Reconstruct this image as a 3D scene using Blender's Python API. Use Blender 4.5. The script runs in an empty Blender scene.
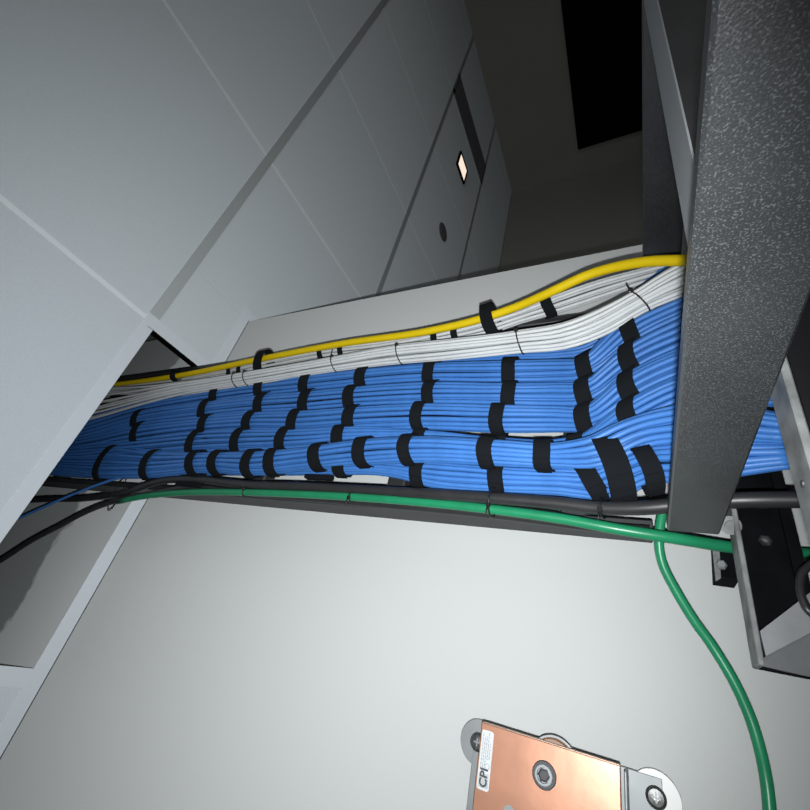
import bpy, math, random
import numpy as np
from mathutils import Vector, Matrix

random.seed(4)
C = bpy.context.scene.collection
S = bpy.context.scene

# ------------------------------------------------------------------ camera
FPX = 420.34                       # focal length in pixels for an 810 px frame
EYE = Vector((0.0, 0.0, 1.90))     # lens, 1.9 m above the floor
RIGHT = Vector((0.22631077, 0.41295215, -0.88218703))
DOWN = Vector((-0.83155195, 0.55355564, 0.04579848))
FWD = Vector((0.50725219, 0.72321966, 0.46866677))
cam_d = bpy.data.cameras.new('camera')
cam = bpy.data.objects.new('camera', cam_d)
C.objects.link(cam)
cam_d.sensor_width = 36.0
cam_d.lens = FPX / 810 * 36
cam_d.clip_start = 0.01
M = Matrix((RIGHT, -DOWN, -FWD)).transposed().to_4x4()
M.translation = EYE
cam.matrix_world = M
S.camera = cam

# ------------------------------------------------------------------ light and exposure
S.view_settings.view_transform = 'Standard'
S.view_settings.look = 'None'
S.view_settings.gamma = 1
S.view_settings.use_curve_mapping = False
S.view_settings.exposure = 0.0
w = bpy.data.worlds.new('world')
S.world = w
w.use_nodes = True
w.node_tree.nodes['Background'].inputs[0].default_value = (0.6, 0.75, 1, 1)
w.node_tree.nodes['Background'].inputs[1].default_value = 0.0

# the phone's flash, 2 cm beside the lens
fl = bpy.data.lights.new('camera_flash', 'SPOT')
fl.shadow_soft_size = 0.003
fl.energy = 20.5
fl.spot_size = math.radians(142)
fl.spot_blend = 1.0
fl.color = (0.965, 1.0, 1.01)
flo = bpy.data.objects.new('camera_flash', fl)
C.objects.link(flo)
flo.location = EYE + DOWN * 0.016 - FWD * 0.004
aim = FWD * 1.0 + DOWN * 0.12 - RIGHT * 0.19
flo.rotation_euler = aim.to_track_quat('-Z', 'Y').to_euler()

# added soft fill behind the camera, lifts wall and ceiling beside the flash
rl = bpy.data.lights.new('added_fill_light', 'AREA')
rl.shape = 'RECTANGLE'
rl.size = 1.6
rl.size_y = 1.6
rl.energy = 5.6
rl.color = (0.97, 1.0, 0.98)
rlo = bpy.data.objects.new('added_fill_light', rl)
C.objects.link(rlo)
rlo.location = (1.5, -1.3, 1.8)
rlo.rotation_euler = (Vector((-0.45, 1.0, 0.40))).to_track_quat('-Z', 'Y').to_euler()


# ------------------------------------------------------------------ helpers
def ray(u, v):
    return RIGHT * ((u - 405) / FPX) + DOWN * ((v - 405) / FPX) + FWD

def PY(u, v, y):
    d = ray(u, v)
    return EYE + d * (y / d.y)

def PX(u, v, x):
    d = ray(u, v)
    return EYE + d * (x / d.x)

def PZ(u, v, z):                   # z above the lens
    d = ray(u, v)
    return EYE + d * (z / d.z)

def srgb(r, g, b):
    f = lambda c: (c / 255 / 12.92) if c / 255 <= 0.04045 else ((c / 255 + 0.055) / 1.055) ** 2.4
    return (f(r), f(g), f(b), 1)

MATS = {}
def mat(name, col, rough=0.5, metal=0.0, spec=0.5, noise=None, bump=None, speck=None, emit=None, dust=None, matte=0.0):
    """noise=(scale, amount); bump=(scale, strength); speck=(scale, threshold, colour)"""
    m = bpy.data.materials.new(name)
    m.use_nodes = True
    nt = m.node_tree
    b = nt.nodes['Principled BSDF']
    if len(col) == 3:
        col = (*col, 1)
    b.inputs['Base Color'].default_value = col
    b.inputs['Roughness'].default_value = rough
    b.inputs['Metallic'].default_value = metal
    b.inputs['Specular IOR Level'].default_value = spec
    b.inputs['Diffuse Roughness'].default_value = matte
    tc = nt.nodes.new('ShaderNodeTexCoord')
    out = None
    if noise:
        n = nt.nodes.new('ShaderNodeTexNoise')
        n.inputs['Scale'].default_value = noise[0]
        n.inputs['Detail'].default_value = 6
        nt.links.new(tc.outputs['Object'], n.inputs['Vector'])
        mr = nt.nodes.new('ShaderNodeMapRange')
        mr.inputs['From Min'].default_value = 0.3
        mr.inputs['From Max'].default_value = 0.7
        mr.inputs['To Min'].default_value = 1 - noise[1]
        mr.inputs['To Max'].default_value = 1 + noise[1]
        nt.links.new(n.outputs['Fac'], mr.inputs['Value'])
        vm = nt.nodes.new('ShaderNodeVectorMath')
        vm.operation = 'SCALE'
        vm.inputs[0].default_value = col[:3]
        nt.links.new(mr.outputs[0], vm.inputs['Scale'])
        out = vm.outputs[0]
    if speck:
        n2 = nt.nodes.new('ShaderNodeTexNoise')
        n2.inputs['Scale'].default_value = speck[0]
        n2.inputs['Detail'].default_value = 3
        nt.links.new(tc.outputs['Object'], n2.inputs['Vector'])
        cr = nt.nodes.new('ShaderNodeMapRange')
        cr.inputs['From Min'].default_value = speck[1]
        cr.inputs['From Max'].default_value = speck[1] + 0.14
        nt.links.new(n2.outputs['Fac'], cr.inputs['Value'])
        mx = nt.nodes.new('ShaderNodeMix')
        mx.data_type = 'RGBA'
        nt.links.new(cr.outputs[0], mx.inputs['Factor'])
        if out:
            nt.links.new(out, mx.inputs['A'])
        else:
            mx.inputs['A'].default_value = col
        mx.inputs['B'].default_value = (*speck[2], 1)
        out = mx.outputs['Result']
    if dust:                        # settled dust on upward faces
        g = nt.nodes.new('ShaderNodeNewGeometry')
        sp = nt.nodes.new('ShaderNodeSeparateXYZ')
        nt.links.new(g.outputs['True Normal'], sp.inputs[0])
        gt = nt.nodes.new('ShaderNodeMath'); gt.operation = 'GREATER_THAN'; gt.inputs[1].default_value = 0.6
        nt.links.new(sp.outputs['Z'], gt.inputs[0])
        dm = nt.nodes.new('ShaderNodeMix'); dm.data_type = 'RGBA'
        nt.links.new(gt.outputs[0], dm.inputs['Factor'])
        nt.links.new(out, dm.inputs['A'])
        dm.inputs['B'].default_value = (*dust, 1)
        out = dm.outputs['Result']
    if out:
        nt.links.new(out, b.inputs['Base Color'])
    if bump:
        n3 = nt.nodes.new('ShaderNodeTexNoise')
        n3.inputs['Scale'].default_value = bump[0]
        n3.inputs['Detail'].default_value = 4
        nt.links.new(tc.outputs['Object'], n3.inputs['Vector'])
        bp = nt.nodes.new('ShaderNodeBump')
        bp.inputs['Strength'].default_value = bump[1]
        bp.inputs['Distance'].default_value = 0.001
        nt.links.new(n3.outputs['Fac'], bp.inputs['Height'])
        nt.links.new(bp.outputs[0], b.inputs['Normal'])
    if emit:
        b.inputs['Emission Color'].default_value = (*emit[0], 1)
        b.inputs['Emission Strength'].default_value = emit[1]
    MATS[name] = m
    return m

mat('wall_paint', (0.62, 0.62, 0.60), 0.55, spec=0.3, noise=(3, 0.015), bump=(260, 0.25))
mat('dark_room_paint', (0.50, 0.48, 0.44), 0.6, spec=0.3, noise=(3, 0.03))
mat('ceiling_tile', (0.675, 0.72, 0.75), 0.8, spec=0.1, matte=1.0, noise=(400, 0.04), bump=(700, 0.25))
mat('main_tee_dimmed', (0.57, 0.60, 0.615), 0.45, spec=0.4)  # darker than the rim: dim reflection at grazing view put into the colour
mat('cross_tee', (0.82, 0.86, 0.88), 0.5, spec=0.3, matte=1.0)
mat('trim_white', (0.72, 0.76, 0.80), 0.5, spec=0.3, matte=1.0)
mat('floor_tile', (0.07, 0.07, 0.075), 0.5, noise=(4, 0.1))
mat('blue_jacket', (0.042, 0.148, 0.42), 0.45, spec=0.3, noise=(60, 0.08))
mat('white_jacket', (0.50, 0.515, 0.52), 0.5, spec=0.3, noise=(60, 0.05))
mat('yellow_jacket', (0.60, 0.43, 0.003), 0.6, spec=0.2, noise=(40, 0.04))
mat('green_jacket', (0.012, 0.175, 0.078), 0.34, spec=0.35, noise=(50, 0.10))
mat('black_jacket', (0.018, 0.018, 0.019), 0.42, noise=(50, 0.2))
mat('tube_black', (0.018, 0.018, 0.019), 0.42, noise=(50, 0.2))
mat('strap_fabric', (0.006, 0.0072, 0.009), 0.95, spec=0.12, bump=(1500, 0.8))
mat('tie_plastic', (0.006, 0.006, 0.007), 0.4)
mat('rail_paint', (0.015, 0.0165, 0.0178), 0.40, spec=1.0, noise=(25, 0.25),
    speck=(1500, 0.54, (0.062, 0.066, 0.069)), bump=(1300, 0.14))
mat('runway_paint', (0.022, 0.023, 0.025), 0.5, noise=(20, 0.3), speck=(300, 0.66, (0.10, 0.10, 0.10)))
mat('rung_worn', (0.010, 0.011, 0.013), 0.55, noise=(45, 0.5), dust=(0.28, 0.29, 0.30))
mat('worn_metal', (0.15, 0.155, 0.155), 0.55, noise=(60, 0.45), spec=0.4)
mat('gusset_metal', (0.18, 0.185, 0.19), 0.5, noise=(40, 0.18), spec=0.5)
mat('pit_black', (0.004, 0.004, 0.005), 0.7, spec=0.2)
mat('channel_black', (0.002, 0.0023, 0.003), 0.8, spec=0.08, noise=(50, 0.5))
mat('copper', (0.34, 0.165, 0.105), 0.40, metal=0.5, noise=(22, 0.14), bump=(60, 0.15))
mat('copper_edge', (0.30, 0.20, 0.15), 0.45, metal=0.6)
mat('steel', (0.20, 0.21, 0.215), 0.5, metal=0.3, noise=(60, 0.06))
mat('washer_steel', (0.52, 0.52, 0.51), 0.5, metal=0.1)
mat('bolt_dark', (0.10, 0.10, 0.10), 0.35, metal=0.7, noise=(300, 0.4))
mat('sticker', (0.42, 0.44, 0.455), 0.45)
mat('sticker_grey', (0.30, 0.32, 0.33), 0.45)
mat('ink', (0.03, 0.03, 0.035), 0.6)
mat('ink_grey', (0.23, 0.24, 0.25), 0.6)
mat('insulator', (0.17, 0.085, 0.045), 0.4)
mat('dark_glass', (0.002, 0.002, 0.002), 0.6, spec=0.1)
mat('ceiling_grey', (0.20, 0.20, 0.21), 0.7)
mat('lamp_lens', (0.9, 0.8, 0.7), 0.4, emit=((1.0, 0.80, 0.66), 1.0))
mat('plenum', (0.12, 0.12, 0.12), 0.8)

# wall: painted below the ceiling line, bare with a ragged plaster edge above it
def wall_material():
    m = bpy.data.materials.new('wall_finish')
    m.use_nodes = True
    nt = m.node_tree
    b = nt.nodes['Principled BSDF']
    b.inputs['Roughness'].default_value = 0.5
    b.inputs['Specular IOR Level'].default_value = 0.2
    b.inputs['Diffuse Roughness'].default_value = 1.0
    g = nt.nodes.new('ShaderNodeNewGeometry')
    sep = nt.nodes.new('ShaderNodeSeparateXYZ')
    nt.links.new(g.outputs['Position'], sep.inputs[0])
    n = nt.nodes.new('ShaderNodeTexNoise')
    n.inputs['Scale'].default_value = 14
    n.inputs['Detail'].default_value = 5
    nt.links.new(g.outputs['Position'], n.inputs['Vector'])
    a = nt.nodes.new('ShaderNodeMath'); a.operation = 'MULTIPLY_ADD'
    a.inputs[1].default_value = 0.12
    nt.links.new(n.outputs['Fac'], a.inputs[0])
    nt.links.new(sep.outputs['Z'], a.inputs[2])
    # boundary paint -> plaster at the ceiling, plaster -> bare board higher up
    c1 = nt.nodes.new('ShaderNodeMath'); c1.operation = 'GREATER_THAN'
    c1.inputs[1].default_value = 2.75
    nt.links.new(sep.outputs['Z'], c1.inputs[0])
    c2 = nt.nodes.new('ShaderNodeMapRange')
    c2.inputs['From Min'].default_value = 2.96 + 0.06
    c2.inputs['From Max'].default_value = 2.96 + 0.075
    nt.links.new(a.outputs[0], c2.inputs['Value'])
    m1 = nt.nodes.new('ShaderNodeMix'); m1.data_type = 'RGBA'
    m1.inputs['A'].default_value = (0.52, 0.53, 0.53, 1)
    m1.inputs['B'].default_value = (0.22, 0.23, 0.23, 1)
    nt.links.new(c2.outputs[0], m1.inputs['Factor'])
    m2 = nt.nodes.new('ShaderNodeMix'); m2.data_type = 'RGBA'
    m2.inputs['A'].default_value = (0.47, 0.48, 0.475, 1)
    nt.links.new(m1.outputs['Result'], m2.inputs['B'])
    nt.links.new(c1.outputs[0], m2.inputs['Factor'])
    nt.links.new(m2.outputs['Result'], b.inputs['Base Color'])
    n3 = nt.nodes.new('ShaderNodeTexNoise')
    n3.inputs['Scale'].default_value = 240
    nt.links.new(g.outputs['Position'], n3.inputs['Vector'])
    bp = nt.nodes.new('ShaderNodeBump')
    bp.inputs['Strength'].default_value = 0.2
    bp.inputs['Distance'].default_value = 0.001
    nt.links.new(n3.outputs['Fac'], bp.inputs['Height'])
    nt.links.new(bp.outputs[0], b.inputs['Normal'])
    MATS['wall_finish'] = m
wall_material()


class MB:
    """collects shapes and links them as one mesh object"""
    def __init__(self):
        self.v = []
        self.f = []
        self.smooth = []

    def add(self, vs, fs, smooth=False):
        o = len(self.v)
        self.v += [Vector(p) for p in vs]
        self.f += [[i + o for i in f] for f in fs]
        self.smooth += [smooth] * len(fs)
        return self

    def box(self, a, b, bev=0.0):
        x0, y0, z0 = (min(a[i], b[i]) for i in range(3))
        x1, y1, z1 = (max(a[i], b[i]) for i in range(3))
        if bev <= 0:
            vs = [(x, y, z) for x in (x0, x1) for y in (y0, y1) for z in (z0, z1)]
            fs = [(0, 1, 3, 2), (4, 6, 7, 5), (0, 4, 5, 1), (2, 3, 7, 6), (0, 2, 6, 4), (1, 5, 7, 3)]
            return self.add(vs, fs)
        # chamfered box: every corner cut into three vertices
        vs, idx = [], {}
        for i, x in enumerate((x0, x1)):
            for j, y in enumerate((y0, y1)):
                for k, z in enumerate((z0, z1)):
                    sx, sy, sz = (1 - 2 * i) * bev, (1 - 2 * j) * bev, (1 - 2 * k) * bev
                    idx[i, j, k] = len(vs)
                    vs += [(x, y + sy, z + sz), (x + sx, y, z + sz), (x + sx, y + sy, z)]
        I = lambda i, j, k, a: idx[i, j, k] + a
        fs = []
        for i in (0, 1):
            q = [I(i, 0, 0, 0), I(i, 0, 1, 0), I(i, 1, 1, 0), I(i, 1, 0, 0)]; fs.append(q if i == 0 else q[::-1])
            q = [I(0, i, 0, 1), I(1, i, 0, 1), I(1, i, 1, 1), I(0, i, 1, 1)]; fs.append(q if i == 0 else q[::-1])
            q = [I(0, 0, i, 2), I(0, 1, i, 2), I(1, 1, i, 2), I(1, 0, i, 2)]; fs.append(q if i == 0 else q[::-1])
        for j in (0, 1):
            for k in (0, 1):
                q = [I(0, j, k, 1), I(0, j, k, 2), I(1, j, k, 2), I(1, j, k, 1)]; fs.append(q if (j + k) % 2 else q[::-1])
                q = [I(j, 0, k, 0), I(j, 0, k, 2), I(j, 1, k, 2), I(j, 1, k, 0)]; fs.append(q[::-1] if (j + k) % 2 else q)
                q = [I(j, k, 0, 0), I(j, k, 0, 1), I(j, k, 1, 1), I(j, k, 1, 0)]; fs.append(q if (j + k) % 2 else q[::-1])
        for i in (0, 1):
            for j in (0, 1):
                for k in (0, 1):
                    q = [I(i, j, k, 0), I(i, j, k, 1), I(i, j, k, 2)]
                    fs.append(q if (i + j + k) % 2 == 0 else q[::-1])
        return self.add(vs, fs)

    def tube(self, pts, r, n=8, closed=False):
        pts = [Vector(p) for p in pts]
        N = len(pts)
        rs = r if isinstance(r, (list, tuple)) else [r] * N
        vs, fs = [], []
        prev = None
        for i, p in enumerate(pts):
            if closed:
                t = pts[(i + 1) % N] - pts[i - 1]
            else:
                t = pts[min(i + 1, N - 1)] - pts[max(i - 1, 0)]
            t.normalize()
            if prev is None:
                ref = Vector((1, 0, 0)) if abs(t.x) < 0.8 else Vector((0, 1, 0))
                a = (ref - t * ref.dot(t)).normalized()
            else:
                a = (prev - t * prev.dot(t)).normalized()
            prev = a
            b = t.cross(a)
            for k in range(n):
                th = 2 * math.pi * k / n
                vs.append(p + a * (math.cos(th) * rs[i]) + b * (math.sin(th) * rs[i]))
        for i in range(N if closed else N - 1):
            j = (i + 1) % N
            for k in range(n):
                k2 = (k + 1) % n
                fs.append((i * n + k, i * n + k2, j * n + k2, j * n + k))
        self.add(vs, fs, True)
        if not closed:
            o = len(self.v) - len(vs)
            self.f.append([o + k for k in range(n)][::-1]); self.smooth.append(False)
            self.f.append([o + (N - 1) * n + k for k in range(n)]); self.smooth.append(False)
        return self

    def lathe(self, c, axis, prof, n=32):
        """prof = [(distance along axis, radius)...]"""
        c = Vector(c); ax = Vector(axis).normalized()
        ref = Vector((0, 0, 1)) if abs(ax.z) < 0.8 else Vector((1, 0, 0))
        a = (ref - ax * ref.dot(ax)).normalized(); b = ax.cross(a)
        vs, fs = [], []
        for (h, r) in prof:
            for k in range(n):
                th = 2 * math.pi * k / n
                vs.append(c + ax * h + a * (math.cos(th) * r) + b * (math.sin(th) * r))
        for i in range(len(prof) - 1):
            for k in range(n):
                k2 = (k + 1) % n
                fs.append((i * n + k, i * n + k2, (i + 1) * n + k2, (i + 1) * n + k))
        if prof[0][1] > 1e-6:
            fs.append([k for k in range(n)][::-1])
        if prof[-1][1] > 1e-6:
            fs.append([(len(prof) - 1) * n + k for k in range(n)])
        return self.add(vs, fs)

    def prism(self, poly, d):
        """polygon of 3-D points extruded by vector d"""
        poly = [Vector(p) for p in poly]; d = Vector(d); n = len(poly)
        vs = poly + [p + d for p in poly]
        fs = [list(range(n))[::-1], [i + n for i in range(n)]]
        fs += [(i, (i + 1) % n, (i + 1) % n + n, i + n) for i in range(n)]
        return self.add(vs, fs)

    def build(self, name, m, parent=None, origin=None, bevel=0.0):
        o = Vector(origin) if origin is not None else Vector((0, 0, 0))
        if parent is not None:
            o = Vector(parent['_o'])
        me = bpy.data.meshes.new(name)
        me.from_pydata([tuple(p - o) for p in self.v], [], self.f)
        me.update()
        import bmesh
        bm = bmesh.new(); bm.from_mesh(me)
        bmesh.ops.recalc_face_normals(bm, faces=bm.faces)
        bm.to_mesh(me); bm.free()
        for p, s in zip(me.polygons, self.smooth):
            p.use_smooth = s
        me.materials.append(MATS[m])
        ob = bpy.data.objects.new(name, me)
        C.objects.link(ob)
        if parent is not None:
            root, off = parent['_ob'], o - Vector(parent['_ro'])
            ob.parent = root
            ob.location = off if parent['_top'] else (0, 0, 0)
        else:
            ob.location = o
        if bevel:
            bv = ob.modifiers.new('bevel', 'BEVEL'); bv.width = bevel; bv.segments = 2
            bv.limit_method = 'ANGLE'
        return ob

def H(ob, o):                      # parent handle for an object whose origin stands at o
    return {'_ob': ob, '_o': tuple(o), '_ro': tuple(o), '_top': True}

def tag(o, label=None, cat=None, group=None, kind=None):
    if label: o['label'] = label
    if cat: o['category'] = cat
    if group: o['group'] = group
    if kind: o['kind'] = kind
    return o

def thing(name, loc, label, cat, group=None):
    e = bpy.data.objects.new(name, None)
    e.empty_display_size = 0.02
    C.objects.link(e)
    e.location = loc
    tag(e, label, cat, group)
    return H(e, loc)

def structure(mb, name, m, parent=None):
    o = mb.build(name, m, parent)
    if parent is None:
        o['kind'] = 'structure'
    return o


# ------------------------------------------------------------------ the room
Z0 = 1.90
CZ = Z0 + 0.85                     # ceiling height
WY = 0.495                         # face of the white wall
CX = 0.633                         # its outer corner
FARX, BACKY = 3.80, 2.12
LX, RY = -2.2, -2.6
ROOF = CZ + 0.75

structure(MB().box((LX - .1, RY - .1, -0.1), (FARX + .1, BACKY + .1, 0)), 'floor', 'floor_tile')
structure(MB().box((LX, WY, 0), (CX, BACKY + .1, ROOF)), 'wall_front', 'wall_finish')
structure(MB().box((CX, BACKY, 0), (FARX + .1, BACKY + .1, ROOF)), 'wall_back', 'dark_room_paint')
structure(MB().box((FARX, RY, 0), (FARX + .1, BACKY, ROOF)), 'wall_right', 'dark_room_paint')
structure(MB().box((LX - .1, RY, 0), (LX, BACKY + .1, ROOF)), 'wall_left', 'dark_room_paint')
structure(MB().box((LX - .1, RY - .1, 0), (FARX + .1, RY, ROOF)), 'wall_rear', 'dark_room_paint')
structure(MB().box((LX - .1, RY - .1, ROOF), (FARX + .1, BACKY + .1, ROOF + .1)), 'trim_1', 'plenum')

# suspended ceiling: grid lines measured from the wall corner
GX = [0.459 + 0.6155 * k for k in range(-5, 6)]       # lines that run towards the white wall
GY = [0.311 + 0.600 * k for k in range(-5, 4)]        # lines along the white wall
tiles = MB()
def rects(ax, bx, ay, by):
    # cut a tile to the room, keeping it off the white wall block
    ax, bx = max(ax, LX), min(bx, FARX)
    ay, by = max(ay, RY), min(by, BACKY)
    if bx - ax < .02 or by - ay < .02:
        return []
    if by <= WY or ax >= CX:
        return [(ax, bx, ay, by)]
    out = []
    if ay < WY and ax < CX:
        out.append((ax, min(bx, CX), ay, WY))
    if bx > CX:
        out.append((max(ax, CX), bx, ay, by))
    return [r for r in out if r[1] - r[0] > .02 and r[3] - r[2] > .02]
xs = [GX[0] - .6155] + GX + [GX[-1] + .6155]
ys = [GY[0] - .6] + GY + [GY[-1] + .6]
oi, oj = xs.index(GX[4]), ys.index(GY[5])             # the missing tile
for i in range(len(xs) - 1):
    for j in range(len(ys) - 1):
        if i == oi and j == oj:
            continue
        for (ax, bx, ay, by) in rects(xs[i], xs[i + 1], ys[j], ys[j + 1]):
            tiles.box((ax + .001, ay + .001, CZ + .0005), (bx - .001, by - .001, CZ + .014))
structure(tiles, 'ceiling', 'ceiling_tile')
tee = MB()
for y in GY:
    if y > WY:
        tee.box((CX + .002, y - .012, CZ - .0014), (FARX, y + .012, CZ + .0003))
        tee.box((CX + .002, y - .001, CZ), (FARX, y + .001, CZ + .035))
    else:
        for a, b in ((LX, GX[4]), (GX[4], GX[5]), (GX[5], FARX)):
            if a == GX[4] and y == GY[5]:
                continue
            tee.box((a, y - .012, CZ - .0014), (b, y + .012, CZ + .0003))
            tee.box((a, y - .001, CZ), (b, y + .001, CZ + .035))
structure(tee, 'trim_2', 'main_tee_dimmed')
cross = MB()
for x in GX:
    ye = WY if x < CX else BACKY
    cross.box((x - .0045, RY, CZ - .0012), (x + .0045, ye, CZ + .0003))
    cross.box((x - .001, RY, CZ), (x + .001, ye, CZ + .03))
structure(cross, 'trim_3', 'cross_tee')
# rim of the opening and the wall angle
rim = MB()
rim.box((GX[4], GY[5] - .012, CZ - .0016), (GX[5] + .004, GY[5] + .012, CZ + .0003))
rim.box((GX[4], GY[5] + .004, CZ), (GX[5] - .0, GY[5] + .006, CZ + .03))
rim.box((GX[5] - .014, GY[5], CZ - .0016), (GX[5] + .012, WY, CZ + .0003))
rim.box((GX[5] - .013, GY[5] - .013, CZ - .0018), (GX[5] + .013, GY[5] + .013, CZ + .0003))
rim.box((GX[4] - .012, GY[5], CZ - .0016), (GX[4] + .014, WY, CZ + .0003))
structure(rim, 'trim_4', 'trim_white')
ang = MB()
ang.box((LX, WY - .026, CZ - .0022), (CX + .026, WY, CZ - .0004))
ang.box((LX, WY - .0015, CZ - .0022), (CX + .0015, WY, CZ + .024))
ang.box((CX, WY - .0, CZ - .0022), (CX + .026, BACKY, CZ - .0004))
structure(ang, 'trim_5', 'trim_white')
# thin black strip along the right end of the opening
structure(MB().box((GX[5] - .0155, GY[5] + .012, CZ - .003), (GX[5] - .0135, WY - .026, CZ + .016)), 'trim_6', 'channel_black')

# black window in the far wall
p0 = PX(562, 0, FARX); p1 = PX(578, 148, FARX); p2 = PX(643, 130, FARX)
win = structure(MB().box((FARX - .03, p1.y - 1.5, Z0 - .9), (FARX - .004, p1.y, Z0 + .265)), 'window_1', 'dark_glass')

# small square light and marks on the far ceiling
q = [PZ(u, v, .848) for u, v in ((459.5, 153.7), (456.6, 164.6), (463, 182.4), (466.4, 171.5))]
lx0, lx1 = min(p.x for p in q), max(p.x for p in q)
ly0, ly1 = min(p.y for p in q), max(p.y for p in q)
cx, cy = (lx0 + lx1) / 2, (ly0 + ly1) / 2
hx, hy = (lx1 - lx0) / 2 * .9, (ly1 - ly0) / 2 * .9
t = thing('ceiling_light', (cx, cy, CZ), 'small square lit ceiling light glowing warm white on the dark far ceiling', 'light')
fr = MB()
for a, b in (((cx - hx - .01, cy - hy - .01), (cx + hx + .01, cy - hy)), ((cx - hx - .01, cy + hy), (cx + hx + .01, cy + hy + .01)),
             ((cx - hx - .01, cy - hy), (cx - hx, cy + hy)), ((cx + hx, cy - hy), (cx + hx + .01, cy + hy))):
    fr.box((*a, CZ - .012), (*b, CZ - .0002))
fr.build('frame', 'channel_black', t)
MB().box((cx - hx, cy - hy, CZ - .007), (cx + hx, cy + hy, CZ - .003)).build('lens', 'lamp_lens', t)
p = PZ(443, 232, .848)
tag(MB().lathe((p.x, p.y, CZ - .0002), (0, 0, -1), [(0, .05), (.004, .05), (.007, .03), (.008, .01)], 20)
    .build('sprinkler_head', 'ceiling_grey', origin=(p.x, p.y, CZ)), 'small dark round sprinkler head on the far ceiling near the wall corner', 'sprinkler')
a = PZ(452, 92, .85); b = PZ(482, 180, .85)
vx0, vx1, vy0, vy1 = GX[9] + .02 if len(GX) > 9 else 3.0, GX[9] + .24, a.y, b.y
t = thing('ceiling_strip', (vx0, vy0, CZ), 'long dark grey vent strip in the dark far ceiling', 'panel')  # framed dark grey strip with slats, darker than the tiles around it
vm = MB()
vm.box((vx0, vy0, CZ - .008), (vx1, vy0 + .02, CZ - .0002)).box((vx0, vy1 - .02, CZ - .008), (vx1, vy1, CZ - .0002))
vm.box((vx0, vy0, CZ - .008), (vx0 + .02, vy1, CZ - .0002)).box((vx1 - .02, vy0, CZ - .008), (vx1, vy1, CZ - .0002))
vm.build('frame', 'ceiling_grey', t)
sm = MB()
n = 7
for k in range(n):
    x = vx0 + .03 + (vx1 - vx0 - .06) * k / (n - 1)
    sm.box((x - .009, vy0 + .02, CZ - .006), (x + .006, vy1 - .02, CZ - .002))
sm.build('slat', 'ceiling_grey', t)

# ------------------------------------------------------------------ vertical ladder runway on the wall
SX0, SX1 = 0.150, 0.437            # outer faces of the two side rails
SYF, SYB = 0.432, 0.470
t = thing('cable_ladder', (.30, .45, Z0 - .02), 'black upright cable ladder on the white wall running up through the ceiling opening', 'cable ladder')
LADDER = t
for x in (SX0, SX1 - .0095):
    MB().box((x, SYF, Z0 - .015), (x + .0095, SYB, Z0 + 1.45), .001).build('side_rail', 'runway_paint', t)
for (u, v) in ((577, 400), (418, 410), (293, 410), (196, 415)):
    z = PY(u, v, .45).z
    MB().box((SX0 + .0095, .440, z - .0127), (SX1 - .0095, .462, z + .0127), .002).build('rung', 'runway_paint', t)
for z in (Z0 + .62, Z0 + 1.2):
    for x in (SX0 + .03, SX1 - .03):
        MB().box((x - .012, SYB, z - .012), (x + .012, WY, z + .012), .001).build('standoff', 'runway_paint', t)

# ------------------------------------------------------------------ horizontal ladder runway towards the camera side
TZ = Z0 - .0236
BZ = TZ - .0381
t = thing('cable_ladder', (.30, .0, BZ), 'big black speckled horizontal cable ladder close to the camera at the right', 'cable ladder')
def rail(x0, x1, ya, za_t, za_b, yb, zb_t, zb_b):
    c = .0011
    def sec(y, zt_, zb_):
        return [(x0 + c, y, zt_), (x1 - c, y, zt_), (x1, y, zt_ - c), (x1, y, zb_ + c), (x1 - c, y, zb_), (x0 + c, y, zb_), (x0, y, zb_ + c), (x0, y, zt_ - c)]
    v = sec(ya, za_t, za_b) + sec(yb, zb_t, zb_b)
    return MB().add(v, [[0, 1, 2, 3, 4, 5, 6, 7][::-1], [8, 9, 10, 11, 12, 13, 14, 15]] + [(k, (k + 1) % 8, (k + 1) % 8 + 8, k + 8) for k in range(8)])
sl = .0027 / .345
rail(.1345, .144, -.9, Z0 - .0202 + sl * .944, Z0 - .0556 + sl * .944 * .2, .385, Z0 - .0230, Z0 - .0569).build('side_rail', 'rail_paint', t)
MB().box((.461, -.9, BZ), (.4705, .425, TZ), .0012).build('side_rail', 'rail_paint', t)
ra = PZ(694, 170, -.0245); rb = PZ(661, 0, -.0245)
for y0 in (.104, -.22, -.52):
    MB().box((.144, y0, TZ - .0280), (.461, y0 + .0350, TZ - .0012), .0006).build('rung', 'rung_worn', t)
# ------------------------------------------------------------------ rack top under it
t = thing('rack_channel', (.3, .42, Z0 - .11), 'black U-shaped rack top channel with worn grey edge below the cable bundles', 'rack')
RF, RB = .400, .424
zt, zb = Z0 - .0695, Z0 - .108
x0 = .052
MB().box((x0, RF, zt - .0035), (.62, RB, zt), .0006).build('upper_flange', 'worn_metal', t)
MB().box((x0 + .0, RF + .004, zb), (.62, RB, zb + .003)).build('lower_flange', 'channel_black', t)
MB().box((x0 + .0, RB - .003, zb + .003), (.62, RB, zt - .0035)).build('web', 'channel_black', t)
MB().box((x0 + .03, RF, zb + .003), (.62, RF + .003, zb + .0085)).build('lip', 'channel_black', t)
gp = [PY(757, 664, RF - .001), PY(846, 678, RF - .001), PY(846, 565, RF - .001), PY(760, 631, RF - .001)]
gf = [PY(766, 656, RF - .001), PY(846, 614, RF - .001)]
b2 = gp[1] + Vector((0.0, .03, 0)); a2 = gp[0] + Vector((0, .002, 0))
g = MB()
g.prism([gp[3], gp[2], gf[1], gf[0]], (0, .003, 0))
g.prism([gf[0], gf[1], b2, a2], (0, .003, 0))
g.build('end_plate', 'gusset_metal', t)
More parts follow.
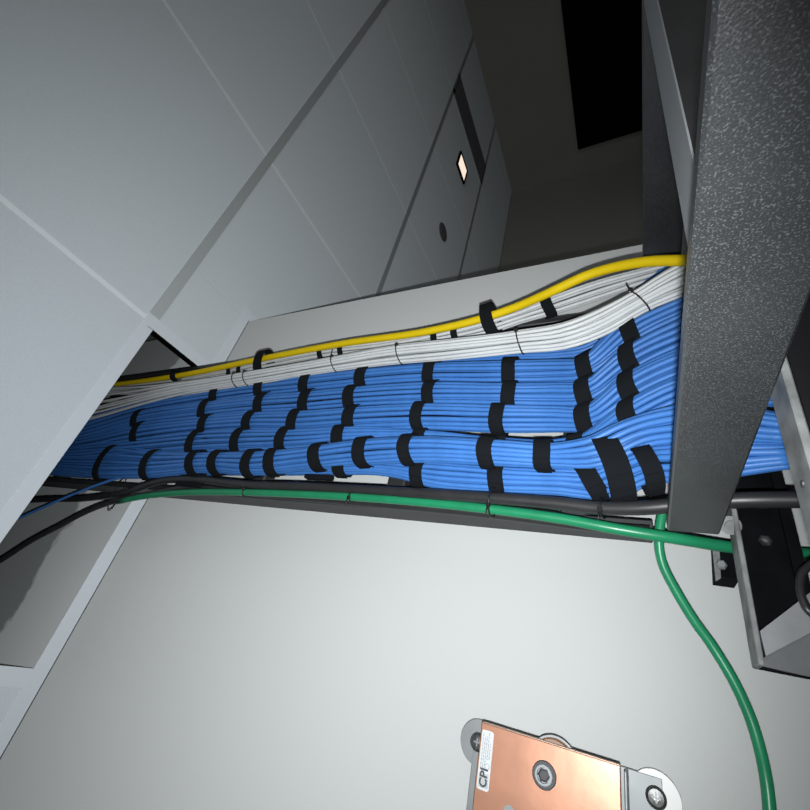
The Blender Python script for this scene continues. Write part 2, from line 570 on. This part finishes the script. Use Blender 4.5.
# bolt heads on the channel
bb = PY(765, 541, RB - .004)
MB().lathe(bb, (0, -1, 0), [(0, .0045), (.003, .0045), (.0045, .003), (.005, 0.0005)], 6).build('bolt', 'bolt_dark', t)
c = PY(730, 525, .405)
MB().lathe(c, (-.6, -1, 0), [(0, .0075), (.0015, .0075), (.002, .004), (.004, .004)], 24).build('washer', 'worn_metal', t)

# wall bracket under the channel end
wy = .462
t = thing('wall_bracket', PY(727, 570, WY), 'small dark wall bracket with a bolt below the green cable', 'bracket')
pp = [PY(715, 540, wy), PY(738, 540, wy), PY(740, 579, wy), PY(717, 576, wy)]
MB().prism(pp, (0, WY - wy, 0)).build('body', 'channel_black', t)
pe = [PY(711.5, 540, wy - .002), PY(719, 540, wy - .002), PY(721, 578, wy - .002), PY(716, 581, wy - .002)]
MB().prism(pe, (0, .0025, 0)).build('edge_plate', 'worn_metal', t)
MB().lathe(PY(721, 565, wy - .001), (0, -1, 0), [(0, .0045), (.002, .0045), (.004, .003)], 6).build('bolt', 'steel', t)

# second rack rail, nearer to the camera, under the horizontal ladder
e1 = PZ(773, 405, -.0655); e2 = PZ(807, 458, -.0655)
t = thing('rack_rail', (.3, .21, Z0 - .12), 'black rack rail with a worn grey top edge at the right picture edge', 'rack')
MB().box((-.12, e2.y, Z0 - .0690), (.62, e1.y, Z0 - .0655), .0006).build('top_flange', 'worn_metal', t)
MB().box((-.12, e2.y - .0005, Z0 - .33), (.62, e2.y + .003, Z0 - .0692)).build('web', 'pit_black', t)
MB().lathe(PZ(803, 484, -.0655), (0, 0, 1), [(0, .0018), (.0006, .0016)], 12).build('rivet', 'bolt_dark', t)


# ------------------------------------------------------------------ cables
def spline(keys, n):
    """keys: rows of numbers, first column monotonic; cubic interpolation at n samples"""
    k = np.array(keys, float)
    x = k[:, 0]
    X = np.linspace(x[0], x[-1], n)
    out = [X]
    for c in range(1, k.shape[1]):
        y = k[:, c]
        h = np.diff(x); d = np.diff(y) / h
        m = np.zeros_like(y)
        m[0], m[-1] = d[0], d[-1]
        for i in range(1, len(y) - 1):
            m[i] = (d[i - 1] * h[i] + d[i] * h[i - 1]) / (h[i] + h[i - 1])
        i = np.clip(np.searchsorted(x, X, side='right') - 1, 0, len(h) - 1)
        s = (X - x[i]) / h[i]
        out.append((2 * s**3 - 3 * s**2 + 1) * y[i] + (s**3 - 2 * s**2 + s) * h[i] * m[i]
                   + (-2 * s**3 + 3 * s**2) * y[i + 1] + (s**3 - s**2) * h[i] * m[i + 1])
    return np.stack(out, 1)

def pix(P):
    d = P - EYE
    z = d.dot(FWD)
    return 405 + FPX * d.dot(RIGHT) / z, 405 + FPX * d.dot(DOWN) / z

class Bundle:
    def __init__(self, keys, depth=None, n=70, bscale=1.0):
        """keys rows: along, top, bottom, distance of the bundle's front towards the wall"""
        s = spline(keys, n)
        self.x = s[:, 0]
        self.c, self.a, self.b = [], [], []
        for x, t, b, y in s:
            pt, pb = PY(x, t, y), PY(x, b, y)
            self.c.append((pt + pb) / 2)
            self.a.append(abs((pt - pb).length) / 2)
            self.b.append(max(.0085, min(.0165, abs((pt - pb).length) / 2)) * bscale)
        self.fr = []
        for i in range(n):
            t = (self.c[min(i + 1, n - 1)] - self.c[max(i - 1, 0)]).normalized()
            n1 = Vector((1, 0, 0)); n1 = (n1 - t * n1.dot(t)).normalized()
            n2 = t.cross(n1).normalized()
            if n2.y > 0: n2 = -n2          # towards the room
            self.fr.append((t, n1, n2))
    def at(self, x):
        # the place whose front side shows at picture column x
        i = min(range(len(self.c)), key=lambda i: abs(pix(self.c[i] + self.fr[i][2] * self.b[i] * .8)[0] - x))
        return self.c[i], self.a[i], self.b[i], self.fr[i]
    def cables(self, count, r, name, m, label, group, cat='cable', drift=.25, inner=0):
        n = len(self.c)
        if inner:                   # the cables in the heart of the bundle
            core = Bundle.__new__(Bundle)
            core.c, core.fr = self.c, self.fr
            core.a = [max(a - 2 * r, r * 1.2) for a in self.a]; core.b = [max(b - 2 * r, r * 1.2) for b in self.b]
            core.cables(inner, r, name, m, label, group, cat, drift)
        for k in range(count):
            th0 = 2 * math.pi * (k + .5) / count
            ph = random.uniform(0, 6.28); fq = random.uniform(1.0, 2.2); ph2 = random.uniform(0, 6.28)
            rr = random.uniform(.93, 1.0)
            pts = []
            for i in range(n):
                t, n1, n2 = self.fr[i]
                th = th0 + drift * (math.sin(i / n * 6.28 * fq + ph)) * 2 / count * 1.6
                wob = 1 + .03 * math.sin(i / n * 6.28 * fq * 2 + ph2)
                pts.append(self.c[i] + n1 * (math.cos(th) * max(self.a[i] - r, r * .8) * rr * wob)
                           + n2 * (math.sin(th) * (self.b[i] - r) * rr * wob))
            o = MB().tube(pts, r, 8).build(name, m, origin=pts[n // 2])
            tag(o, label, cat, group)

def strap(B, x, label, group, w=.0155, tilt=0.0, pad=.0012, extra=(1, 1), name='hook_and_loop_strap', flap=True):
    c, a, b, (t, n1, n2) = B.at(x)
    a = (a * extra[0]) + pad; b = (b * extra[1]) + pad
    n = 36
    vs, fs = [], []
    for k in range(n):
        th = 2 * math.pi * k / n
        cs, sn = math.cos(th), math.sin(th)
        base = c + n1 * (cs * a) + n2 * (sn * b) + t * (tilt * cs * a)
        nn = (n1 * cs / a + n2 * sn / b).normalized()
        e = .0006 * math.sin(3 * th + x)
        vs += [base - t * (w / 2 + e), base + t * (w / 2 - e),
               base + t * (w / 2 - e) + nn * .0014, base - t * (w / 2 + e) + nn * .0014]
    for k in range(n):
        j = (k + 1) % n
        for q in range(4):
            r = (q + 1) % 4
            fs.append((k * 4 + q, k * 4 + r, j * 4 + r, j * 4 + q))
    m = MB().add(vs, fs, False)
    if flap:                        # overlapping loose end on the lower side
        fp = []
        for s_ in range(5):
            th = math.pi * (1.02 - .08 * s_) if s_ else math.pi * 1.02
            th = math.pi * (.70 + .10 * s_)
            cs, sn = math.cos(th), math.sin(th)
            base = c + n1 * (cs * (a + .0014)) + n2 * (sn * (b + .0014)) + t * (tilt * cs * a)
            nn = (n1 * cs / a + n2 * sn / b).normalized()
            fp.append((base, nn))
        vs, fs = [], []
        for base, nn in fp:
            h = w * .42
            vs += [base - t * h, base + t * h, base + t * h + nn * .0016, base - t * h + nn * .0016]
        for i in range(4):
            for q in range(4):
                r = (q + 1) % 4
                fs.append((i * 4 + q, i * 4 + r, i * 4 + 4 + r, i * 4 + 4 + q))
        fs += [(0, 1, 2, 3), (19, 18, 17, 16)]
        m.add(vs, fs)
    o = m.build(name, 'strap_fabric', origin=c)
    tag(o, label, 'strap', group)
    return o

def zip_tie(B, x, label, group=None, r=.0009, head=1, pad=.0006, tail=True, tilt=0):
    c, a, b, (t, n1, n2) = B.at(x)
    root = thing('zip_tie', c, label, 'cable tie', group)
    pts = []
    for k in range(28):
        th = 2 * math.pi * k / 28
        pts.append(c + n1 * (math.cos(th) * (a + pad)) + n2 * (math.sin(th) * (b + pad)) + t * (tilt * math.cos(th) * a))
    MB().tube(pts, r, 6, closed=True).build('band', 'tie_plastic', root)
    th = math.radians(60 if head > 0 else 120)
    p = c + n1 * (math.cos(th) * (a + pad)) + n2 * (math.sin(th) * (b + pad)) + t * (tilt * math.cos(th) * a)
    nn = (n1 * math.cos(th) + n2 * math.sin(th)).normalized()
    MB().box(p - Vector((.0022, .0016, .0022)), p + Vector((.0022, .0016, .0022)), .0006).build('head', 'tie_plastic', root)
    if tail:
        MB().tube([p, p + nn * .003 + n1 * .004 * head, p + nn * .003 + n1 * .009 * head], r * .8, 6).build('tail', 'tie_plastic', root)

def bdl(rows, ys, **k):
    """rows: along, top, bottom; ys: (along, Y) table"""
    xa = [y[0] for y in ys]; ya = [y[1] for y in ys]
    return Bundle([(r[0], r[1], r[2], float(np.interp(r[0], xa, ya))) for r in rows], **k)

YB = [(20, .415), (560, .412), (585, .405), (624, .388), (684, .366), (800, .345)]
B1 = bdl([(20, 432, 439), (85, 420, 431), (138, 404, 416), (210, 389, 404), (258, 382, 398), (305, 377, 394), (360, 371, 389), (424, 365, 385),
          (500, 362, 386), (560, 361, 385), (583, 360, 383), (600, 350, 373), (622, 325, 355), (684, 293, 322), (790, 262, 292)], YB)
B2 = bdl([(20, 438, 446), (85, 429, 441), (138, 414, 428), (210, 403, 419), (258, 397, 415), (305, 393, 413), (360, 388, 409), (424, 384, 407),
          (500, 385, 408), (560, 384, 409), (583, 383, 408), (600, 375, 399), (622, 355, 382), (684, 321, 351), (790, 296, 326)], YB)
B3 = bdl([(20, 444, 452), (85, 438, 451), (138, 426, 442), (210, 418, 434), (258, 414, 432), (305, 412, 433), (360, 408, 430), (424, 405, 429),
          (500, 407, 431.5), (560, 408, 431.5), (583, 408, 431), (600, 401, 425), (624, 381, 408), (684, 350, 379), (790, 330, 360)], YB)
B4 = bdl([(20, 450, 458), (85, 447, 459), (138, 441, 457), (210, 433, 453), (258, 431, 452), (305, 430, 451), (360, 428, 446), (424, 431, 440),
          (500, 438.5, 447), (560, 440, 449), (583, 435, 447), (628, 405, 431), (684, 377, 405), (790, 372, 406)], YB)
YB5 = [(20, .41), (320, .405), (424, .392), (560, .388), (620, .376), (684, .358), (800, .335)]
B5 = bdl([(20, 455, 463), (85, 455, 471), (110, 451, 474), (148, 454, 475), (217, 454, 471), (252, 453, 474), (305, 449, 469), (360, 441, 464), (424, 438, 461),
          (500, 441, 465), (560, 443, 468), (600, 434, 468), (620, 424, 459), (640, 417, 450), (684, 406, 443), (790, 416, 444)], YB5)
YB6 = [(20, .425), (500, .415), (600, .405), (684, .372), (800, .345)]
B6 = bdl([(20, 459, 467), (85, 459, 474), (148, 461, 475), (217, 460, 474), (269, 455, 474), (340, 459, 474), (380, 461, 475), (408, 462, 480), (424, 462, 485),
          (500, 467, 493), (560, 469, 495), (600, 467, 499), (620, 458, 495), (640, 450, 485), (684, 444, 482), (790, 443, 468)], YB6)
rows = [(B1, 'topmost', 'below the white bundle'), (B2, 'second from top', 'of the mat'), (B3, 'third from top', 'of the mat'),
        (B4, 'fourth from top', 'of the mat'), (B5, 'fifth from top', 'lying in front of its neighbours'), (B6, 'lowest', 'next to the thick black cable')]
words = ['first', 'second', 'third', 'fourth', 'fifth', 'sixth', 'seventh', 'eighth', 'ninth', 'tenth', 'eleventh', 'twelfth']
for B, w_, d_ in rows:
    B.cables(13, .0029, 'network_cable', 'blue_jacket', 'blue network cable in the %s blue bundle %s' % (w_, d_), '%s blue cable bundle' % w_, inner=6)
SX = {0: [213, 260, 308, 366, 427, 507, 583, 626], 1: [141, 206, 255, 302, 355, 424, 503, 582, 624],
      2: [135, 200, 247, 295, 347, 416, 497, 582, 624], 3: [189, 242, 284, 339, 416, 496, 577, 631],
      4: [107, 148, 192, 217, 252, 269, 318, 358, 411, 480, 540], 5: [340, 418, 494]}
for k, (B, w_, d_) in enumerate(rows):
    xs_ = SX[k]
    for i, x in enumerate(xs_):
        strap(B, x, 'black strap around the %s blue bundle, %s strap from the ceiling end' % (w_, words[i]), 'straps on the %s blue bundle' % w_,
              w=.0190 if x < 400 else .0165, tilt=(-.05 if x < 570 else .25 if x < 600 else .35))
def strap_px(u0, v0, u1, v1, y, b, w, label, lean=(0, 0, 0)):
    """strap whose two silhouette ends stand at the given picture points, at distance y"""
    p0, p1 = PY(u0, v0, y), PY(u1, v1, y)
    n1 = (p0 - p1).normalized()
    n2 = (Vector((0, -1, 0)) - n1 * Vector((0, -1, 0)).dot(n1)).normalized()
    t_ = n1.cross(n2).normalized()
    B = Bundle.__new__(Bundle)
    B.x = np.array([u0]); B.c = [(p0 + p1) / 2]; B.a = [(p0 - p1).length / 2]; B.b = [b]; B.fr = [(t_, n1, n2)]
    strap(B, u0, label, None, w=w, pad=0)
strap_px(602, 438, 625, 499, .386, .026, .0205, 'wide slanting black strap binding the fifth and lowest blue bundles near the ladder junction')
strap_px(580, 467, 601, 499, .404, .018, .0165, 'slanting black strap low on the lowest blue bundle left of the wide slanting strap')
strap_px(639, 451, 656, 490, .374, .020, .0145, 'wide black strap on the lowest blue bundle beside the big black rail')

# a narrow blue bundle behind the white one
B0 = bdl([(300, 374, 379), (330, 369, 375), (430, 358, 365), (520, 353, 361), (560, 350, 360), (589, 344, 355), (624, 318, 331), (645, 288, 305), (666, 271, 290), (700, 256, 276), (760, 236, 256)],
         [(300, .43), (560, .425), (600, .42), (645, .41), (760, .37)])
B0.cables(8, .0026, 'network_cable', 'blue_jacket', 'blue network cable in the thin shaded bundle tucked behind the white bundle', 'thin blue bundle behind the white cables')
zip_tie(B0, 597, 'black zip tie on the thin blue bundle behind the white cables', tilt=-.4)
strap(B0, 437, 'short black strap on the thin blue bundle behind the white cables', None, w=.012)

# white bundles
YW = [(20, .40), (400, .392), (520, .380), (600, .37), (684, .345), (780, .325)]
W1 = bdl([(20, 402, 425), (110, 392, 412), (150, 389, 402), (200, 382, 391), (247, 374, 384), (327, 360, 371), (399, 347.5, 362), (447, 342, 358), (519, 333, 351), (572, 324, 345), (605, 311, 332), (639, 293, 312), (684, 266, 292), (770, 225, 252)], YW)
W1.cables(13, .0025, 'network_cable', 'white_jacket', 'white network cable in the larger lower white bundle on top of the blue mat', 'larger white cable bundle', drift=.4, inner=5)
YW2 = [(20, .43), (400, .415), (520, .410), (640, .40), (720, .39)]
W2 = bdl([(20, 391, 399), (110, 386, 391), (180, 379, 385), (231, 370, 377), (269, 361, 370), (317, 351, 361), (380, 343, 353), (433, 334, 344), (484, 322, 334), (520, 311, 322), (554, 298, 312), (600, 282, 297), (644, 270, 283), (720, 250, 264)], YW2)
W2.cables(9, .0025, 'network_cable', 'white_jacket', 'white network cable in the thin upper white bundle under the yellow cable', 'thin white cable bundle')
for x, l in ((231, 'first'), (244, 'second'), (317, 'third'), (342, 'fourth'), (433, 'fifth'), (453, 'sixth'), (548, 'last')):
    strap(W2, x, 'black strap around only the thin upper white bundle, %s from the ceiling end' % l, 'straps on the thin white bundle', w=.0095 if x < 500 else .014, tilt=-.15)
for x, l in ((233, 'first'), (247, 'second'), (327, 'third'), (399, 'fourth'), (519, 'fifth'), (637, 'sixth')):
    zip_tie(W1, x, 'thin black zip tie around the larger white bundle, %s from the ceiling end' % l, 'zip ties on the larger white bundle', tail=(x in (327, 637)), tilt=-.3)

# single cables
def single(keys, r, name, m, label, n=70, parts=None, cat='cable'):
    s = spline(keys, n)
    pts = [PY(x, v, y) for x, v, y in s]
    o = MB().tube(pts, r, 14).build(name, m, origin=pts[n // 2])
    tag(o, label, cat)
    B = Bundle.__new__(Bundle)
    B.x = s[:, 0]; B.c = pts; B.a = [r] * n; B.b = [r] * n; B.fr = []
    for i in range(n):
        t = (pts[min(i + 1, n - 1)] - pts[max(i - 1, 0)]).normalized()
        n1 = Vector((1, 0, 0)); n1 = (n1 - t * n1.dot(t)).normalized()
        n2 = t.cross(n1).normalized()
        if n2.y > 0: n2 = -n2
        B.fr.append((t, n1, n2))
    return B

YC = single([(20, 392, .41), (118, 384, .407), (180, 375.5, .405), (263, 358.5, .402), (343, 343.5, .398), (429, 331, .391), (484, 318, .384), (520, 305.5, .375), (555, 290, .355), (589, 274.5, .345), (620, 266, .335), (644, 262, .328), (686, 260.5, .318), (740, 262, .305)],
            .0054, 'round_cable', 'yellow_jacket', 'thick bright yellow cable along the top of the white bundles')
def joint_strap(x, v0, v1, y, b, label, w):
    B = Bundle.__new__(Bundle)
    p0, p1 = PY(x, v0, y), PY(x, v1, y)
    t0, n10, n20 = YC.at(x)[3]
    B.x = np.array([x]); B.c = [(p0 + p1) / 2]; B.a = [(p0 - p1).length / 2]; B.b = [b]; B.fr = [(t0, n10, n20)]
    strap(B, x, label, None, w=w, tilt=-.15, pad=0)
joint_strap(264, 353.5, 371.5, .407, .0150, 'black strap holding the yellow cable to the thin white bundle near the wall corner', .020)
joint_strap(491, 307, 334, .396, .0200, 'black strap holding the yellow cable to the thin white bundle above the mat middle', .0165)
strap(YC, 177, 'black strap on the yellow cable beside the ceiling opening', None, w=.016, pad=.003)

TB = single([(20, 501, .425), (38, 499.5, .425), (89, 498, .42), (127, 492, .415), (160, 481, .415), (192, 479, .415), (240, 484, .41), (310, 487, .41), (380, 491, .41), (440, 494.5, .405), (500, 498.5, .40), (560, 503.5, .395), (600, 508, .39), (640, 508, .382), (700, 502.5, .372), (731, 500.5, .366), (794, 499.5, .362), (860, 500, .360)],
            .0060, 'round_cable', 'tube_black', 'thick black cable along the underside of the blue mat passing behind the big rail')
LB = single([(-20, 572, .41), (0, 560.5, .41), (32, 540, .41), (59, 526, .412), (86, 511.5, .415), (118, 500, .418), (150, 494, .42), (190, 487, .425), (250, 493, .43), (380, 504, .43), (500, 515, .425), (600, 527, .42), (650, 531, .42)],
            .0050, 'round_cable', 'black_jacket', 'thin black cable drooping across the ceiling opening and under the green cable')
SBl = single([(10, 522, .40), (27, 514.5, .40), (80, 491.5, .405), (112, 480, .41), (150, 472, .42), (200, 468, .43)],
             .0024, 'network_cable', 'blue_jacket', 'single loose blue cable leaving the mat below at the ceiling opening', n=30)
GR = single([(118, 501.5, .42), (140, 497, .418), (180, 492.8, .415), (240, 492.3, .412), (298, 494.2, .412), (353, 497, .412), (420, 502, .412), (493, 509.5, .412), (560, 518.5, .412), (620, 529.5, .412), (676, 538.5, .418), (733, 547.5, .438), (806, 554, .462), (850, 556, .47)],
            .0050, 'round_cable', 'green_jacket', 'long green ground cable under the blue mat ending behind the rack channel')
s_pts = [(664, 505, .425), (660.5, 523, .428), (659, 543, .432), (663, 565, .438), (676, 591, .445), (694, 620.5, .452), (713, 647, .457), (733, 680, .46), (748, 712, .463), (758, 742, .465), (766, 778, .468), (770, 815, .468), (770, 850, .468)]
dn = spline([(i, *p_) for i, p_ in enumerate(s_pts)], 60)
pts = [PY(x, v, y) for _, x, v, y in dn]
tag(MB().tube(pts, .0040, 14).build('round_cable', 'green_jacket', origin=pts[30]),
    'green ground cable hanging in a curve down the white wall beside the copper bar', 'cable')
zip_tie(GR, 246, 'black zip tie on the long green cable, nearest the ceiling opening')
zip_tie(GR, 353, 'black zip tie on the green cable with its tail sticking out below', head=-1)
# ties that hold black and green cables together
def joint_tie(x, v0, v1, y, b, label, B):
    bb_ = Bundle.__new__(Bundle)
    p0, p1 = PY(x, v0, y), PY(x, v1, y)
    bb_.x = np.array([x]); bb_.c = [(p0 + p1) / 2]; bb_.a = [(p0 - p1).length / 2]; bb_.b = [b]; bb_.fr = [B.at(x)[3]]
    zip_tie(bb_, x, label, tail=True, head=-1)
joint_tie(493, 489, 516, .404, .014, 'black zip tie joining the thick black cable and the green cable at mid mat', GR)
joint_tie(603, 500, 517, .392, .009, 'black zip tie around the thick black cable beside the slanting straps', TB)
joint_tie(117, 482, 506, .415, .006, 'black zip tie hanging below the mat at the ceiling opening', TB)

# small black strap tails lying between mat and black cable
for (u0, u1, v0, v1, l) in ((186, 200, 472, 488, 'left'), (308, 333, 476, 481, 'right')):
    a, b = PY(u0, v0, .42), PY(u1, v1, .42)
    tag(MB().box((min(a.x, b.x), .412, min(a.z, b.z)), (max(a.x, b.x), .422, max(a.z, b.z)), .001).build('hook_and_loop_strap', 'strap_fabric', origin=(a + b) / 2),
        'folded black strap end lying between blue mat and black cable, %s one' % l, 'strap')

# black sheathed loop at the right picture edge
lp = [(845, 548, .385), (824, 558, .382), (810, 565, .38), (801, 575, .378), (800, 590, .376), (804, 603, .375), (812, 614, .375), (842, 634, .38)]
dn = spline([(i, *p_) for i, p_ in enumerate(lp)], 90)
pts = [PY(x, v, y) for _, x, v, y in dn]
tag(MB().tube(pts, [.0022 + .0004 * (i % 2) for i in range(90)], 10).build('ribbed_cable', 'black_jacket', origin=pts[40]),
    'short black ribbed cable loop in front of the rack channel at the right edge', 'cable')

# ------------------------------------------------------------------ copper ground bar on the wall
CY = .430                          # front face
tl = PY(482, 722, CY); tr = PY(620, 766, CY)
bx1 = (tl.x + tr.x) / 2            # upper edge in the picture
bz0, bz1 = tr.z, tl.z
t = thing('ground_bar', (bx1 - .06, CY, bz0), 'shiny copper ground bar with a white label mounted on the white wall', 'ground bar')
MB().box((bx1 - .26, CY, bz0), (bx1, CY + .0120, bz1), .0005).build('bar', 'copper', t)
MB().box((bx1 - .258, CY + .0007, bz0 + .0003), (bx1 + .0004, CY + .0118, bz1 - .0003)).build('bar_edge', 'copper_edge', t)

def on_bar(u, v):
    return PY(u, v, CY)
# centre bolt
c = on_bar(544.5, 775)
MB().lathe(c + Vector((0, -.0002, 0)), (0, -1, 0), [(0, .0088), (.0014, .0088), (.0018, .0082)], 28).build('bolt_washer', 'ink', t)
MB().lathe(c + Vector((0, -.002, 0)), (0, -1, 0), [(0, .0066), (.0026, .0066), (.003, .006), (.003, .0048), (.0012, .0045)], 28).build('bolt_head', 'steel', t)
MB().lathe(c + Vector((0, -.0033, 0)), (0, -1, 0), [(0, .0045), (.0006, .003)], 6).build('bolt_socket', 'ink', t)
# insulator behind the bar
ic = Vector((c.x + .006, CY + .0120, c.z - .004))
MB().lathe(ic, (0, 1, 0), [(0, .0165), (.004, .0165), (.005, .0175), (.007, .0175)], 40).build('insulator', 'insulator', t)
MB().lathe(ic + Vector((0, .007, 0)), (0, 1, 0), [(0, .0190), (.0015, .0190), (.002, .012), (.0445, .012)], 40).build('bracket_washer', 'steel', t)
# hole further down the bar
h = on_bar(509, 812)
MB().lathe(h + Vector((0, -.0002, 0)), (0, -1, 0), [(0, .004), (.0003, .004)], 20).build('bar_hole', 'steel', t)
h2 = on_bar(590, 835)

# label sticker
def lerp(a, b, s): return a + (b - a) * s
s0 = on_bar(484.5, 731); s1 = on_bar(497, 732); s2 = on_bar(490, 793); s3 = on_bar(476, 788)
lx1_, lx0_ = (s0.x + s1.x) / 2, (s2.x + s3.x) / 2
lz1_ = s0.z - .001; lz0_ = s1.z
lz1_ = bz1 - .0012; lz0_ = lz1_ - .0098
lbl = MB()
rad = .0018
poly = []
for (px, pz, a0) in ((lx1_ - rad, lz1_ - rad, 0), (lx0_ + rad, lz1_ - rad, 90), (lx0_ + rad, lz0_ + rad, 180), (lx1_ - rad, lz0_ + rad, 270)):
    for k in range(5):
        an = math.radians(a0 + 90 * k / 4)
        poly.append(Vector((px + math.cos(an) * rad, CY - .0003, pz + math.sin(an) * rad)))
lo = lbl.prism(poly, (0, .0002, 0)).build('label', 'sticker', t)
lo_h = {'_ob': lo, '_o': t['_o'], '_ro': t['_o'], '_top': False}
LL = lx1_ - lx0_
MB().box((lx0_ + .0015, CY - .0005, lz0_ + .0010), (lx0_ + LL * .27, CY - .0003, lz1_ - .0010)).build('label_panel', 'sticker_grey', lo_h)
def text_mesh(body, size, xpos, zpos, m, name, bold=0.0):
    """letters read along +X, tops towards +Z, facing the room (-Y)"""
    cu = bpy.data.curves.new('t', 'FONT'); cu.body = body; cu.size = size; cu.offset = bold
    cu.extrude = .0001
    ob = bpy.data.objects.new('t', cu); C.objects.link(ob)
    dg = bpy.context.evaluated_depsgraph_get()
    me = bpy.data.meshes.new_from_object(ob.evaluated_get(dg))
    bpy.data.objects.remove(ob)
    vs = [(xpos + v.co.x, CY - .0006 - v.co.z, zpos + v.co.y) for v in me.vertices]
    fs = [list(p.vertices) for p in me.polygons]
    MB().add(vs, fs).build(name, m, lo_h)
text_mesh('CPI', .0082, lx0_ + LL * .045, lz0_ + .0022, 'ink', 'lettering', .00025)
small = MB()
for k, (a, b) in enumerate(((.33, .95), (.36, .88), (.33, .90), (.50, .97), (.52, .80))):
    zz = lz1_ - .0016 - k * .00155
    x = lx0_ + LL * a
    while x < lx0_ + LL * b:
        wd = random.uniform(.0008, .0026)
        small.box((x, CY - .00055, zz - .0004), (min(x + wd, lx0_ + LL * b), CY - .0003, zz + .0003))
        x += wd + .0006
small.build('small_print', 'ink_grey', lo_h)
rc = Vector((lx0_ + LL * .40, CY - .0005, lz0_ + .0028))
MB().tube([rc + Vector((math.cos(a) * .0017, 0, math.sin(a) * .0017)) for a in np.linspace(0, 6.283, 25)[:-1]], .00016, 5, closed=True).build('approval_mark', 'ink_grey', lo_h)

# steel mounting brackets with fender washers at both ends
def bracket(cu, cv, side, washm):
    wc = PY(cu, cv, WY - .013)
    edge = bz1 if side > 0 else bz0
    g_ = MB()
    if side < 0:
        g_.box((wc.x - .2, WY - .0155, wc.z - .005), (wc.x + .0125, WY - .0135, edge + .004), .0006)
        g_.box((wc.x - .2, CY + .012, edge - .004), (wc.x + .0125, WY - .0135, edge - .002), .0006)
    else:
        g_.box((wc.x - .2, WY - .0155, edge - .004), (wc.x + .0075, WY - .0135, wc.z + .004), .0006)
    g_.build('mounting_bracket', 'steel', t)
    MB().lathe(wc + Vector((0, .0005, 0)), (0, -1, 0), [(0, .0172), (.0022, .0172), (.0026, .0168)], 40).build('washer', washm, t)
    MB().lathe(wc + Vector((0, -.002, 0)), (0, -1, 0), [(0, .0072), (.002, .0072), (.0038, .0052), (.0042, .002)], 24).build('screw_head', 'bolt_dark', t)
    cr_ = MB()
    p_ = wc + Vector((0, -.0064, 0))
    cr_.box(p_ - Vector((.0032, .0003, .0006)), p_ + Vector((.0032, .0003, .0006)))
    cr_.box(p_ - Vector((.0006, .0004, .0032)), p_ + Vector((.0006, .0002, .0032)))
    cr_.build('screw_slot', 'steel', t)
bracket(656, 797, -1, 'washer_steel')
bracket(479, 742, 1, 'steel')
